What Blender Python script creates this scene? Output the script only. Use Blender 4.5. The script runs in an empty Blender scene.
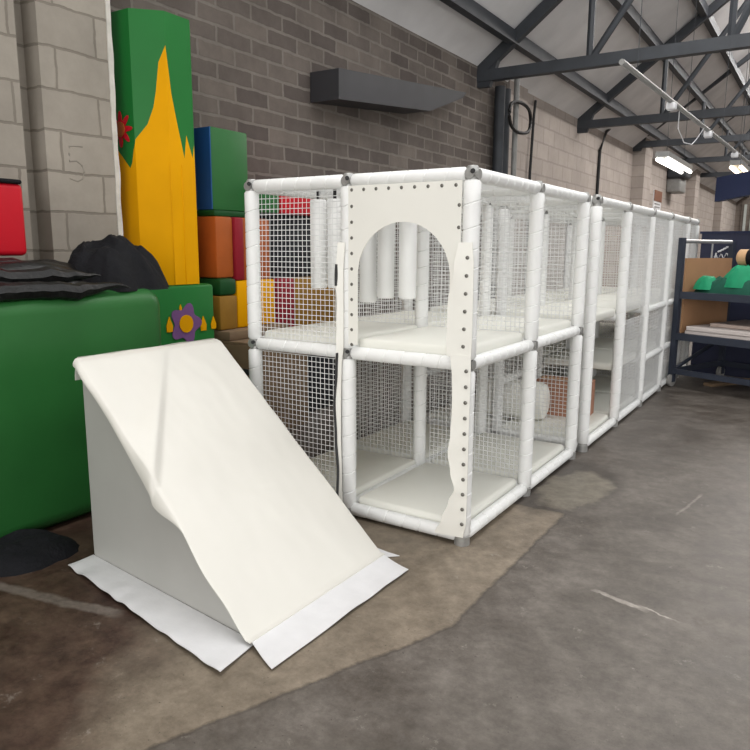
import bpy, bmesh, math, random
from mathutils import Vector, Matrix, noise
from math import sin, cos, pi, sqrt, radians as R
rnd = random.Random(7)
S = bpy.context.scene
COL = S.collection

# ------------------------------------------------------------------ materials
def lin(c):
    c /= 255.0
    return c / 12.92 if c <= .04045 else ((c + .055) / 1.055) ** 2.4
def rgb(*c): return tuple(lin(x) for x in c) + (1,)

def mat(name, col, rough=.5, vary=.06, scale=6., bump=0., bscale=30., metal=0., col2=None, spec=.5, detail=5):
    m = bpy.data.materials.new(name); m.use_nodes = True
    nt = m.node_tree; N = nt.nodes; L = nt.links
    b = N['Principled BSDF']; b.inputs['Roughness'].default_value = rough
    b.inputs['Metallic'].default_value = metal; b.inputs['Specular IOR Level'].default_value = spec
    tc = N.new('ShaderNodeTexCoord')
    nz = N.new('ShaderNodeTexNoise'); nz.inputs['Scale'].default_value = scale; nz.inputs['Detail'].default_value = detail
    L.new(tc.outputs['Object'], nz.inputs['Vector'])
    rp = N.new('ShaderNodeValToRGB')
    c2 = col2 or tuple(x * (1 - vary * 2) for x in col[:3]) + (1,)
    rp.color_ramp.elements[0].position = .3; rp.color_ramp.elements[1].position = .7
    rp.color_ramp.elements[0].color = c2; rp.color_ramp.elements[1].color = col
    L.new(nz.outputs['Fac'], rp.inputs['Fac']); L.new(rp.outputs['Color'], b.inputs['Base Color'])
    if bump:
        n2 = N.new('ShaderNodeTexNoise'); n2.inputs['Scale'].default_value = bscale; n2.inputs['Detail'].default_value = 4
        bp = N.new('ShaderNodeBump'); bp.inputs['Strength'].default_value = bump; bp.inputs['Distance'].default_value = .02
        L.new(tc.outputs['Object'], n2.inputs['Vector']); L.new(n2.outputs['Fac'], bp.inputs['Height'])
        L.new(bp.outputs['Normal'], b.inputs['Normal'])
    return m

def brick_mat(name, c1, c2, cm, bw, bh, mortar, axis='YZ', rough=.9, off=.5, bump=.5, dirt=.35):
    m = bpy.data.materials.new(name); m.use_nodes = True
    nt = m.node_tree; N = nt.nodes; L = nt.links
    b = N['Principled BSDF']; b.inputs['Roughness'].default_value = rough; b.inputs['Specular IOR Level'].default_value = .2
    g = N.new('ShaderNodeNewGeometry'); sp = N.new('ShaderNodeSeparateXYZ'); cb = N.new('ShaderNodeCombineXYZ')
    L.new(g.outputs['Position'], sp.inputs[0])
    L.new(sp.outputs[axis[0]], cb.inputs['X']); L.new(sp.outputs[axis[1]], cb.inputs['Y'])
    nz = N.new('ShaderNodeTexNoise'); nz.inputs['Scale'].default_value = 9; nz.inputs['Detail'].default_value = 3
    L.new(g.outputs['Position'], nz.inputs['Vector'])
    mx = N.new('ShaderNodeVectorMath'); mx.operation = 'MULTIPLY_ADD'
    L.new(nz.outputs['Color'], mx.inputs[0]); mx.inputs[1].default_value = (.03, .03, 0); L.new(cb.outputs[0], mx.inputs[2])
    br = N.new('ShaderNodeTexBrick'); br.offset = off
    br.inputs['Scale'].default_value = 1; br.inputs['Brick Width'].default_value = bw; br.inputs['Row Height'].default_value = bh
    br.inputs['Mortar Size'].default_value = mortar; br.inputs['Mortar Smooth'].default_value = .3
    br.inputs['Color1'].default_value = c1; br.inputs['Color2'].default_value = c2; br.inputs['Mortar'].default_value = cm
    br.inputs['Bias'].default_value = 0
    L.new(mx.outputs[0], br.inputs['Vector'])
    n2 = N.new('ShaderNodeTexNoise'); n2.inputs['Scale'].default_value = 2.2; n2.inputs['Detail'].default_value = 9; n2.inputs['Roughness'].default_value = .7
    L.new(g.outputs['Position'], n2.inputs['Vector'])
    rp = N.new('ShaderNodeValToRGB'); rp.color_ramp.elements[0].position = .3; rp.color_ramp.elements[1].position = .72
    v = 1 - dirt; rp.color_ramp.elements[0].color = (v, v, v, 1); rp.color_ramp.elements[1].color = (1, 1, 1, 1)
    L.new(n2.outputs['Fac'], rp.inputs['Fac'])
    mm = N.new('ShaderNodeMixRGB'); mm.blend_type = 'MULTIPLY'; mm.inputs[0].default_value = 1
    L.new(br.outputs['Color'], mm.inputs[1]); L.new(rp.outputs['Color'], mm.inputs[2])
    L.new(mm.outputs[0], b.inputs['Base Color'])
    bp = N.new('ShaderNodeBump'); bp.inputs['Strength'].default_value = bump; bp.inputs['Distance'].default_value = .012; bp.invert = True
    L.new(br.outputs['Fac'], bp.inputs['Height']); L.new(bp.outputs['Normal'], b.inputs['Normal'])
    return m

def emis(name, col, st):
    m = bpy.data.materials.new(name); m.use_nodes = True
    b = m.node_tree.nodes['Principled BSDF']
    b.inputs['Base Color'].default_value = col
    b.inputs['Emission Color'].default_value = col; b.inputs['Emission Strength'].default_value = st
    return m

def floor_mat():
    m = bpy.data.materials.new('worn_concrete'); m.use_nodes = True
    nt = m.node_tree; N = nt.nodes; L = nt.links
    b = N['Principled BSDF']; b.inputs['Specular IOR Level'].default_value = .4
    g = N.new('ShaderNodeNewGeometry'); P = g.outputs['Position']
    def noi(sc, det=6, ro=.6):
        n = N.new('ShaderNodeTexNoise'); n.inputs['Scale'].default_value = sc; n.inputs['Detail'].default_value = det
        n.inputs['Roughness'].default_value = ro; L.new(P, n.inputs['Vector']); return n
    def ramp(src, a, c, ca, cc):
        r = N.new('ShaderNodeValToRGB'); r.color_ramp.elements[0].position = a; r.color_ramp.elements[1].position = c
        r.color_ramp.elements[0].color = ca; r.color_ramp.elements[1].color = cc; L.new(src, r.inputs['Fac']); return r.outputs['Color']
    def mix(f, a, c, mode='MIX'):
        x = N.new('ShaderNodeMixRGB'); x.blend_type = mode
        if isinstance(f, float): x.inputs[0].default_value = f
        else: L.new(f, x.inputs[0])
        for i, s in ((1, a), (2, c)):
            if isinstance(s, tuple): x.inputs[i].default_value = s
            else: L.new(s, x.inputs[i])
        return x.outputs[0]
    def math_(op, a, c=None, d=None):
        x = N.new('ShaderNodeMath'); x.operation = op
        for i, s in enumerate((a, c, d)):
            if s is None: continue
            if isinstance(s, (int, float)): x.inputs[i].default_value = s
            else: L.new(s, x.inputs[i])
        return x.outputs[0]
    # wobbling position for ragged patch outlines
    wob = noi(3.5, 4)
    va = N.new('ShaderNodeVectorMath'); va.operation = 'MULTIPLY_ADD'
    L.new(wob.outputs['Color'], va.inputs[0]); va.inputs[1].default_value = (.35, .35, 0); L.new(P, va.inputs[2])
    sw = N.new('ShaderNodeSeparateXYZ'); L.new(va.outputs[0], sw.inputs[0])
    sp = N.new('ShaderNodeSeparateXYZ'); L.new(P, sp.inputs[0])
    def half(a, bb, c, soft, s=sp):   # a*x+b*y+c  -> 0..1
        v = math_('MULTIPLY_ADD', s.outputs['X'], a, math_('MULTIPLY_ADD', s.outputs['Y'], bb, c))
        x = N.new('ShaderNodeMath'); x.operation = 'MULTIPLY_ADD'; x.use_clamp = True
        L.new(v, x.inputs[0]); x.inputs[1].default_value = 1 / soft; x.inputs[2].default_value = .5
        return x.outputs[0]
    def blob(cx, cy, rx, ry, soft=.25):
        dx = math_('DIVIDE', math_('SUBTRACT', sw.outputs['X'], cx + .175), rx); dy = math_('DIVIDE', math_('SUBTRACT', sw.outputs['Y'], cy + .175), ry)
        d = math_('SQRT', math_('ADD', math_('MULTIPLY', dx, dx), math_('MULTIPLY', dy, dy)))
        x = N.new('ShaderNodeMath'); x.operation = 'MULTIPLY_ADD'; x.use_clamp = True
        L.new(d, x.inputs[0]); x.inputs[1].default_value = -1 / soft; x.inputs[2].default_value = 1 / soft + .5
        return x.outputs[0]
    big = noi(2.4, 10, .72); fine = noi(9, 10, .78); spk = noi(55, 3, .6)
    grey = ramp(big.outputs['Fac'], .36, .64, FL['g1'], FL['g2'])
    slab = ramp(big.outputs['Fac'], .36, .66, FL['s1'], FL['s2'])
    red = ramp(noi(5, 9, .75).outputs['Fac'], .35, .62, FL['r1'], FL['r2'])
    # old lighter slab left of a ragged joint line
    vb = N.new('ShaderNodeVectorMath'); vb.operation = 'MULTIPLY_ADD'
    L.new(noi(6, 5, .7).outputs['Color'], vb.inputs[0]); vb.inputs[1].default_value = (.07, .07, 0); L.new(P, vb.inputs[2])
    sj = N.new('ShaderNodeSeparateXYZ'); L.new(vb.outputs[0], sj.inputs[0])
    slabm = math_('MULTIPLY', math_('MULTIPLY', half(-1, 0, .37, .008, sj), half(-1, .4, .68, .008, sj)), half(.02, -1, .78, .01, sj))
    wide = math_('MULTIPLY', math_('MULTIPLY', half(-1, 0, .37, .03, sj), half(-1, .4, .68, .03, sj)), half(.02, -1, .78, .04, sj))
    lnm = math_('MULTIPLY', math_('MULTIPLY', wide, math_('SUBTRACT', 1.0, wide)), 4.0)
    c = mix(slabm, grey, slab)
    # dark joint line
    c = mix(math_('MULTIPLY', lnm, .45), c, FL['dk'])
    # red painted zone
    rm = half(-1.0, -.55, -1.25, .3, sw)
    c = mix(rm, c, red)
    # repair patch in a dark halo, and soft darker blobs
    c = mix(math_('MULTIPLY', blob(.16, 1.28, .36, .58, .3), .55), c, FL['dk'])
    c = mix(blob(.25, 1.22, .22, .38, .2), c, FL['patch'])
    c = mix(math_('MULTIPLY', blob(.75, .95, .2, .25, .6), .35), c, FL['dk'])
    c = mix(math_('MULTIPLY', blob(.5, 3.0, .35, 1.1, .6), .3), c, FL['dk'])
    # scuffs
    def streak(x0, y0, x1, y1, w, amt):
        dx, dy = x1 - x0, y1 - y0; l = sqrt(dx * dx + dy * dy); dx /= l; dy /= l
        a_ = half(-dy, dx, -(-dy * x0 + dx * y0) + w, w * .6, sj); b_ = half(dy, -dx, (-dy * x0 + dx * y0) + w, w * .6, sj)
        e_ = half(dx, dy, -(dx * x0 + dy * y0), .06, sj); g_ = half(-dx, -dy, dx * x1 + dy * y1, .06, sj)
        return math_('MULTIPLY', math_('MULTIPLY', math_('MULTIPLY', a_, b_), math_('MULTIPLY', e_, g_)), amt)
    c = mix(streak(.80, -.11, 1.02, -.17, .014, .6), c, FL['pale'])
    c = mix(streak(1.02, -.15, 1.16, -.19, .005, .6), c, FL['pale'])
    c = mix(streak(.95, 1.15, 1.02, 1.62, .008, .25), c, FL['pale'])
    c = mix(streak(-1.62, -1.62, -.9, -1.48, .03, .22), c, FL['pale'])
    c = mix(1., c, ramp(fine.outputs['Fac'], .36, .66, (.66, .64, .62, 1), (1.2, 1.2, 1.2, 1)), 'MULTIPLY')
    sc = noi(7, 10, .8)
    c = mix(math_('MULTIPLY', ramp(sc.outputs['Fac'], .60, .70, (0, 0, 0, 1), (1, 1, 1, 1)), .4), c, FL['pale'])
    c = mix(math_('MULTIPLY', ramp(spk.outputs['Fac'], .66, .72, (0, 0, 0, 1), (1, 1, 1, 1)), .7), c, FL['dk'])
    L.new(c, b.inputs['Base Color'])
    L.new(ramp(big.outputs['Fac'], .3, .7, (.38, .38, .38, 1), (.6, .6, .6, 1)), b.inputs['Roughness'])
    bp = N.new('ShaderNodeBump'); bp.inputs['Strength'].default_value = .18; bp.inputs['Distance'].default_value = .01
    L.new(fine.outputs['Fac'], bp.inputs['Height']); L.new(bp.outputs['Normal'], b.inputs['Normal'])
    return m
FL = dict(g1=rgb(70, 63, 56), g2=rgb(108, 102, 96), s1=rgb(112, 102, 89), s2=rgb(136, 125, 110), r1=rgb(46, 26, 22), r2=rgb(84, 67, 56),
          dk=rgb(52, 45, 40), patch=rgb(112, 106, 95), pale=rgb(178, 172, 164))

M = dict(
    vinyl=mat('white_vinyl', rgb(236, 235, 228), .42, .015, 3, .05, 6),
    vinyl_ramp=mat('cream_white_vinyl', rgb(216, 214, 207), .45, .012, 3, .05, 6),
    vinyl_flap=mat('cool_white_vinyl', rgb(222, 222, 224), .5, .04, 9, .15, 14),
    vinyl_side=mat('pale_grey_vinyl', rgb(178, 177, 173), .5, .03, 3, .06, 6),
    foam=mat('white_foam_sleeve', rgb(238, 239, 238), .5, .02, 8, .12, 25),
    net=mat('white_net_cord', rgb(225, 226, 226), .7, .03, 20),
    pad=mat('white_pad_vinyl', rgb(232, 232, 224), .45, .02, 3, .06, 8),
    steel=mat('galvanised_clamp', rgb(176, 176, 174), .4, .12, 25, metal=.5),
    black=mat('black_rubber', rgb(14, 14, 16), .6, .1, 20),
    rivet=mat('grey_eyelet', rgb(120, 118, 112), .4, .1, 30, metal=.6),
    green=mat('green_vinyl', rgb(42, 100, 48), .4, .08, 2.5, .08, 5, spec=.25),
    green2=mat('bright_green_vinyl', rgb(26, 112, 46), .42, .06, 3, .05, 6, spec=.25),
    green3=mat('dull_green_vinyl', rgb(46, 104, 54), .45, .06, 3, .05, 6, spec=.25),
    dgreen=mat('dark_green_vinyl', rgb(20, 70, 32), .5, .06, 3, spec=.25),
    yellow=mat('yellow_vinyl', rgb(228, 162, 0), .6, .06, 2.5, .06, 5, spec=.08),
    orange=mat('orange_vinyl', rgb(172, 88, 36), .5, .1, 4, .05, 6, spec=.25),
    red=mat('red_vinyl', rgb(190, 14, 34), .45, .05, 3, .05, 6, spec=.25),
    maroon=mat('maroon_vinyl', rgb(140, 24, 40), .5, .06, 4, spec=.25),
    blue=mat('blue_vinyl', rgb(36, 80, 140), .45, .06, 4, spec=.25),
    purple=mat('purple_vinyl', rgb(122, 84, 136), .5, .05, 4, spec=.25),
    slate=mat('slate_grey_vinyl', rgb(34, 36, 40), .6, .1, 4, spec=.25),
    cloth=mat('black_cloth', rgb(16, 17, 22), .8, .2, 12, .4, 40, spec=.25),
    clothg=mat('faded_black_sheet', rgb(15, 15, 16), .4, .3, 7, .5, 18, spec=.4),
    card=mat('brown_cardboard', rgb(176, 134, 98), .85, .06, 5, .05, 30),
    card2=mat('red_brown_cardboard', rgb(170, 122, 98), .85, .06, 5, .05, 30),
    wood=mat('bare_wood', rgb(126, 104, 80), .75, .15, 6),
    rackm=mat('blue_grey_steel', rgb(50, 56, 70), .5, .1, 9),
    alu=mat('bright_steel', rgb(190, 190, 190), .35, .05, 9, metal=.6),
    gfab=mat('emerald_fabric', rgb(16, 150, 104), .7, .1, 9, .2, 40),
    gfab2=mat('deep_green_fabric', rgb(10, 84, 66), .75, .1, 9, .2, 40),
    board=mat('off_white_board', rgb(214, 204, 200), .6, .04, 5),
    board2=mat('pinkish_board', rgb(196, 178, 168), .65, .05, 5),
    navy=mat('navy_panel', rgb(40, 44, 68), .45, .08, 2),
    navy2=mat('dark_blue_board', rgb(24, 34, 66), .5, .08, 2),
    white=mat('white_print', rgb(225, 225, 228), .6, .03, 10),
    beam=mat('dark_painted_steel', rgb(58, 62, 68), .6, .15, 4),
    roof=mat('grey_roof_sheet', rgb(230, 229, 230), .8, .1, 1.3),
    duct=mat('dark_duct_metal', rgb(56, 56, 60), .55, .12, 3),
    pipe=mat('grey_conduit', rgb(140, 140, 138), .45, .1, 10),
    castor=mat('grey_castor_rubber', rgb(150, 148, 145), .5, .1, 15),
    tan=mat('tan_parcel_paper', rgb(212, 172, 130), .7, .1, 6),
    signb=mat('brown_sign_print', rgb(128, 84, 62), .7, .1, 8),
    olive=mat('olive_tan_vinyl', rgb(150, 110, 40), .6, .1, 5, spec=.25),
    zip=mat('dark_zip', rgb(54, 54, 56), .6, .1, 20),
    mark=mat('faint_grey_mark', rgb(148, 141, 131), .9, .1, 10),
    tube=emis('fluorescent_tube', (1, .97, .9, 1), 6),
    tube2=emis('warm_fluorescent_tube', (1, .84, .62, 1), 6),
    floor=floor_mat(),
    brick=brick_mat('grey_brown_brick', rgb(126, 117, 110), rgb(98, 90, 86), rgb(134, 127, 120), .46, .155, .016),
    block=brick_mat('pale_concrete_block', rgb(168, 161, 150), rgb(155, 148, 138), rgb(136, 129, 119), .62, .262, .010, dirt=.25),
    pink=brick_mat('pink_beige_block', rgb(180, 170, 163), rgb(170, 161, 154), rgb(160, 151, 145), .62, .3, .02, dirt=.2, bump=.25),
    farw=brick_mat('far_grey_block', rgb(140, 130, 122), rgb(128, 118, 110), rgb(118, 110, 104), .6, .3, .02, axis='XZ', dirt=.2),
    plaster=mat('flaking_white_mortar', rgb(212, 208, 200), .9, .1, 12, .4, 20),
    strip=mat('clear_strip_curtain', rgb(190, 195, 190), .4, .05, 5),
)

# ------------------------------------------------------------------ mesh building
class MB:
    def __init__(s): s.v = []; s.f = []; s.mi = []; s.cur = 0
    def add(s, vs, fs):
        o = len(s.v); s.v += [tuple(v) for v in vs]
        for f in fs: s.f.append([i + o for i in f]); s.mi.append(s.cur)
        return s
    def box(s, a, b, rot=0, piv=None):
        x0, y0, z0 = a; x1, y1, z1 = b
        vs = [Vector(p) for p in ((x0, y0, z0), (x1, y0, z0), (x1, y1, z0), (x0, y1, z0), (x0, y0, z1), (x1, y0, z1), (x1, y1, z1), (x0, y1, z1))]
        if rot:
            pv = Vector(piv or ((x0 + x1) / 2, (y0 + y1) / 2, 0)); m = Matrix.Rotation(rot, 3, 'Z'); vs = [m @ (v - pv) + pv for v in vs]
        return s.add(vs, [(0, 3, 2, 1), (4, 5, 6, 7), (0, 1, 5, 4), (1, 2, 6, 5), (2, 3, 7, 6), (3, 0, 4, 7)])
    def rbox(s, a, b, r, seg=3, rot=0, piv=None):
        bm = bmesh.new(); bmesh.ops.create_cube(bm, size=1)
        d = [b[i] - a[i] for i in range(3)]; c = [(b[i] + a[i]) / 2 for i in range(3)]
        for v in bm.verts: v.co = Vector([v.co[i] * d[i] + c[i] for i in range(3)])
        bmesh.ops.bevel(bm, geom=bm.edges[:], offset=min(r, min(d) * .49), segments=seg, profile=.5, affect='EDGES')
        if rot:
            pv = Vector(piv or (c[0], c[1], 0)); m = Matrix.Rotation(rot, 3, 'Z')
            for v in bm.verts: v.co = m @ (v.co - pv) + pv
        bm.verts.index_update()
        s.add([v.co for v in bm.verts], [[v.index for v in f.verts] for f in bm.faces]); bm.free(); return s
    def prof(s, p0, p1, pr, n=12, cap=True, tilt=0):
        """swept lathe from p0 to p1; pr = [(t along 0..1 or absolute metres, radius)] in metres"""
        p0 = Vector(p0); p1 = Vector(p1); ax = (p1 - p0).normalized()
        q = Vector((0, 0, 1)) if abs(ax.z) < .9 else Vector((1, 0, 0))
        e1 = ax.cross(q).normalized(); e2 = ax.cross(e1)
        vs = []; fs = []
        for i_, (t, r) in enumerate(pr):
            c = p0 + ax * t; tl = tilt if 1 < i_ < len(pr) - 2 else 0
            for k in range(n):
                a = 2 * pi * k / n; vs.append(c + (e1 * cos(a) + e2 * sin(a)) * r + ax * (tl * cos(a + .9)))
        for i in range(len(pr) - 1):
            for k in range(n):
                k2 = (k + 1) % n; fs.append((i * n + k, i * n + k2, (i + 1) * n + k2, (i + 1) * n + k))
        if cap: fs.append(tuple(range(n - 1, -1, -1))); fs.append(tuple((len(pr) - 1) * n + k for k in range(n)))
        return s.add(vs, fs)
    def cyl(s, p0, p1, r, n=12, r1=None):
        L = (Vector(p1) - Vector(p0)).length
        return s.prof(p0, p1, [(0, r), (L, r if r1 is None else r1)], n)
    def path(s, pts, r, n=6, closed=False, taper=0):
        pts = [Vector(p) for p in pts]; m = len(pts); vs = []; fs = []
        for i, p in enumerate(pts):
            a = pts[i - 1] if (i > 0 or closed) else p; b = pts[(i + 1) % m] if (i < m - 1 or closed) else p
            t = (b - a).normalized(); q = Vector((0, 0, 1)) if abs(t.z) < .9 else Vector((1, 0, 0))
            e1 = t.cross(q).normalized(); e2 = t.cross(e1)
            q_ = r * min(1, (min(i, m - 1 - i) + .3) / taper) if taper else r
            for k in range(n): vs.append(p + (e1 * cos(2 * pi * k / n) + e2 * sin(2 * pi * k / n)) * q_)
        for i in range(m if closed else m - 1):
            j = (i + 1) % m
            for k in range(n): fs.append((i * n + k, i * n + (k + 1) % n, j * n + (k + 1) % n, j * n + k))
        if not closed: fs += [tuple(range(n - 1, -1, -1)), tuple((m - 1) * n + k for k in range(n))]
        return s.add(vs, fs)
    def prism(s, poly, axis, a, b):
        """poly 2-D extruded along axis; axis 'x': poly=(y,z), 'y': (x,z), 'z': (x,y)"""
        def p3(p, t): return {'x': (t, p[0], p[1]), 'y': (p[0], t, p[1]), 'z': (p[0], p[1], t)}[axis]
        n = len(poly)
        return s.add([p3(p, a) for p in poly] + [p3(p, b) for p in poly],
                     [tuple(range(n - 1, -1, -1)), tuple(range(n, 2 * n))] + [(i, (i + 1) % n, n + (i + 1) % n, n + i) for i in range(n)])
    def grid(s, fn, nu, nv, thick=None):
        """fn(u,v)->Vector; optional thickness vector function makes it a closed sheet"""
        top = [fn(i / nu, j / nv) for j in range(nv + 1) for i in range(nu + 1)]
        W = nu + 1
        fs = [(j * W + i, j * W + i + 1, (j + 1) * W + i + 1, (j + 1) * W + i) for j in range(nv) for i in range(nu)]
        if thick is None: return s.add(top, fs)
        n = len(top); th = Vector(thick); bot = [Vector(p) + th for p in top]
        f2 = [tuple(reversed([i + n for i in f])) for f in fs]
        rim = [i for i in range(W)] + [j * W + nu for j in range(1, nv + 1)] + [nv * W + i for i in range(nu - 1, -1, -1)] + [j * W for j in range(nv - 1, 0, -1)]
        f3 = [(rim[k], rim[(k + 1) % len(rim)], rim[(k + 1) % len(rim)] + n, rim[k] + n) for k in range(len(rim))]
        f3 = [tuple(reversed(f)) for f in f3]
        return s.add(top + bot, fs + f2 + f3)
    def build(s, name, m, parent=None, smooth=True, ang=40):
        off = Vector((0, 0, 0)); p = parent
        while p is not None: off += p.location; p = p.parent
        me = bpy.data.meshes.new(name)
        vs = [Vector(v) for v in s.v]
        if parent is None:
            xs = [v.x for v in vs]; ys = [v.y for v in vs]; zs = [v.z for v in vs]
            off = Vector(((min(xs) + max(xs)) / 2, (min(ys) + max(ys)) / 2, min(zs)))
        me.from_pydata([v - off for v in vs], [], s.f)
        for mm in (m if isinstance(m, (list, tuple)) else [m]): me.materials.append(mm)
        me.polygons.foreach_set('material_index', s.mi)
        bm = bmesh.new(); bm.from_mesh(me); bmesh.ops.recalc_face_normals(bm, faces=bm.faces); bm.to_mesh(me); bm.free()
        if smooth:
            me.polygons.foreach_set('use_smooth', [True] * len(me.polygons)); me.set_sharp_from_angle(angle=R(ang))
        o = bpy.data.objects.new(name, me); COL.objects.link(o)
        if parent is None: o.location = off
        else: o.parent = parent
        return o

def tag(o, label=None, cat=None, group=None, kind=None):
    if label: o['label'] = label
    if cat: o['category'] = cat
    if group: o['group'] = group
    if kind: o['kind'] = kind
    return o
def root(name, loc, label, cat, group=None, kind=None):
    o = bpy.data.objects.new(name, None); o.empty_display_size = .2; COL.objects.link(o); o.location = loc
    return tag(o, label, cat, group, kind)
def struct(o): o['kind'] = 'structure'; return o

# ------------------------------------------------------------------ the hall
WX = -3.3
struct(MB().box((-6, -9, -.2), (12, 44, 0)).build('floor', M['floor'], smooth=False))
struct(MB().box((WX - .4, .2, 0), (WX, 8.35, 4.35)).build('wall_left', M['brick'], smooth=False))
struct(MB().box((WX - .4, 8.35, 0), (WX, 43, 4.9)).build('wall_left_far', M['pink'], smooth=False))
# nearer block wall, with a recess strip, ending in flaking mortar
struct(MB().box((-3.3, -9, 0), (-2.86, -.586, 4.35)).box((-3.3, -.586, 0), (-3.02, -.44, 4.35)).box((-3.3, -.44, 0), (-2.86, .10, 4.35)).build('wall_left_near', M['block'], smooth=False))
five = [(-.165, 2.265), (-.23, 2.262), (-.27, 2.255), (-.272, 2.20), (-.27, 2.155), (-.22, 2.165), (-.18, 2.14), (-.165, 2.095), (-.18, 2.05), (-.22, 2.03), (-.28, 2.045)]
tag(MB().path([(-2.866, y, z) for y, z in five], .009, 8).build('wall_number', M['mark']), 'faint number 5 marked on the pale block wall', 'number mark')
e = MB()
def edge_fn(u, v):
    z = v * 4.35
    return Vector((-2.862 + .012 * (1 if u in (0, 1) else 1), .085 + u * (.035 + .012 * noise.noise((z * 5, 3, 1))) - .012 * abs(noise.noise((z * 9, 1, 7))) * (1 - u), z))
e.grid(edge_fn, 1, 70, (-.06, .0, 0))
struct(e.build('trim_1', M['plaster']))
struct(MB().box((-6, 43, 0), (12, 43.4, 9)).build('wall_far', M['farw'], smooth=False))
struct(MB().box((9.2, -9, 0), (9.6, -3, 4.6)).box((9.2, 12, 0), (9.6, 43, 4.6)).build('wall_right', M['pink'], smooth=False))
# piers along the far wall
for i, (y, w) in enumerate(((8.78, .85), (17.9, .9), (26.6, .9), (34.6, .9))):
    struct(MB().box((WX, y - w / 2, 0), (WX + (.04 if i == 0 else .32), y + w / 2, 4.7)).build('trim_%d' % (i + 2), M['pink'], smooth=False))
# pitched roof
RX, RZ, EZ = 3.0, 9.3, 4.35
def roofz(x): return EZ + (RZ - EZ) * (min(x, 2 * RX - x) - WX) / (RX - WX)
rf = MB()
for (xa, xb) in ((WX - .2, -.9), (1.1, 4.9), (6.9, 9.4)):
    for k in range(1):
        xs = [xa] + ([RX] if xa < RX < xb else []) + [xb]
        poly = [(x, roofz(x)) for x in xs] + [(x, roofz(x) + .12) for x in reversed(xs)]
        rf.prism(poly, 'y', -9, 43.2)
for (xa, xb) in ((-.9, 1.1), (4.9, 6.9)):
    for (ya, yb) in ((-9, -5), (7.5, 43.2)):
        rf.prism([(xa, roofz(xa)), (xb, roofz(xb)), (xb, roofz(xb) + .12), (xa, roofz(xa) + .12)], 'y', ya, yb)
struct(rf.build('ceiling', M['roof'], smooth=False))

# trusses
TR = root('roof_truss', (WX, 12.34, EZ), '', 'roof truss')
def truss(y, label, z=4.2, x1=9.0):
    t = root('roof_truss', (WX, y, z), label, 'roof truss', 'steel trusses under the pitched roof')
    MB().box((WX, y - .07, z - .08), (x1, y + .07, z + .08)).build('tie_beam', M['beam'], t, False)
    for (xa, za, xb, zb, w) in ((WX, z + .05, RX, RZ - .25, .08), (RX, RZ - .25, x1, z + .25, .08)):
        d = Vector((xb - xa, 0, zb - za)).normalized(); n = Vector((-d.z, 0, d.x)) * w; a = Vector((xa, y, za)); b = Vector((xb, y, zb)); h = Vector((0, .06, 0))
        MB().add([a - n - h, b - n - h, b + n - h, a + n - h, a - n + h, b - n + h, b + n + h, a + n + h],
                 [(0, 1, 2, 3), (7, 6, 5, 4), (0, 4, 5, 1), (1, 5, 6, 2), (2, 6, 7, 3), (3, 7, 4, 0)]).build('rafter', M['beam'], t, False)
    for (xa, za, xb, zb) in ((-1.6, z, -1.6, roofz(-1.6) - .3), (-1.6, z, .2, roofz(.2) - .3), (.2, z, .2, roofz(.2) - .3), (.2, z, 2.0, roofz(2) - .3), (3, z, 3, RZ - .4), (4.4, roofz(4.4) - .3, 3, z)):
        MB().cyl((xa, y, za), (xb, y, zb), .05, 6).build('strut', M['beam'], t, False)
    MB().prism([(WX, z - .16), (WX + .2, z - .16), (WX + .42, z + .45), (WX, z + .2)], 'y', y - .05, y + .05).build('gusset', M['beam'], t, False)
    return t
bpy.data.objects.remove(TR)
truss(7.2, 'dark steel roof truss nearest the camera, above the play frames', 4.2)
truss(12.34, 'dark steel roof truss whose beam ends left of the tall wall pier', 4.22)
truss(17.4, 'dark steel roof truss resting on the tall pale wall pier', 4.42)
truss(22.5, 'dark steel roof truss just beyond the first tube light', 4.5)
truss(27.6, 'dark steel roof truss second from the far end wall', 4.5)
truss(34., 'dark steel roof truss closest to the far end wall', 4.5)
for i, x in enumerate((-2.75, -1.7, -.95, 1.15, 2.3, 4)):
    z = roofz(x) - .09
    struct(MB().box((x - .06, -9, z - .1), (x + .06, 43, z + .08)).build('trim_%d' % (i + 7), M['beam'], smooth=False))

# dark duct on the brick wall
tag(MB().prism([(2.95, 3.115), (4.942, 3.311), (5.886, 3.631), (6.0, 3.72), (2.95, 3.42)], 'x', WX + .01, -2.92).build('ventilation_duct', M['duct'], smooth=False),
    'dark metal duct with a tapered end high on the grey brick wall', 'duct')
# pipes
t = root('drain_pipe', (WX + .1, 8.0, 0), 'dark twin downpipe where grey brick meets pale wall', 'pipe')
for y in (7.75, 7.98): MB().cyl((WX + .13, y, 0), (WX + .13, y, 4.15), .085, 10).build('pipe', M['beam'], t)
MB().box((WX + .01, 7.6, 2.6), (WX + .23, 8.1, 2.66)).build('bracket', M['beam'], t, False)
tag(MB().cyl((WX + .35, 7.9, 0), (WX + .35, 7.9, 4.3), .045, 10).build('conduit_pipe', M['pipe']), 'thin pale grey vertical pipe right of the dark downpipe', 'pipe')
pts = [(WX + .43 + .015 * sin(3 * a), 7.9 + .50 * sin(a), 3.67 + .23 * cos(a)) for a in [2 * pi * k / 28 for k in range(28)]]
tag(MB().path(pts, .028, 6, True).build('cable_coil', M['black']), 'loop of black cable hanging on the pale pipe', 'cable')
tag(MB().path([(WX + .06, 9.55, 4.25), (WX + .06, 9.5, 4.0), (WX + .06, 9.42, 3.0), (WX + .06, 9.42, 0)], .025, 6).build('power_cable', M['black']), 'black cable dropping from the cable loop down the wall', 'cable')
tag(MB().path([(-3.2, 14.9, 4.6), (-3.22, 14.3, 4.35), (-3.26, 14.0, 3.9), (-3.26, 13.95, 2.4), (-3.26, 13.95, 0)], .035, 6).build('wall_cable', M['black']), 'thin dark cable down the pale wall left of the pier', 'cable')
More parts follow.
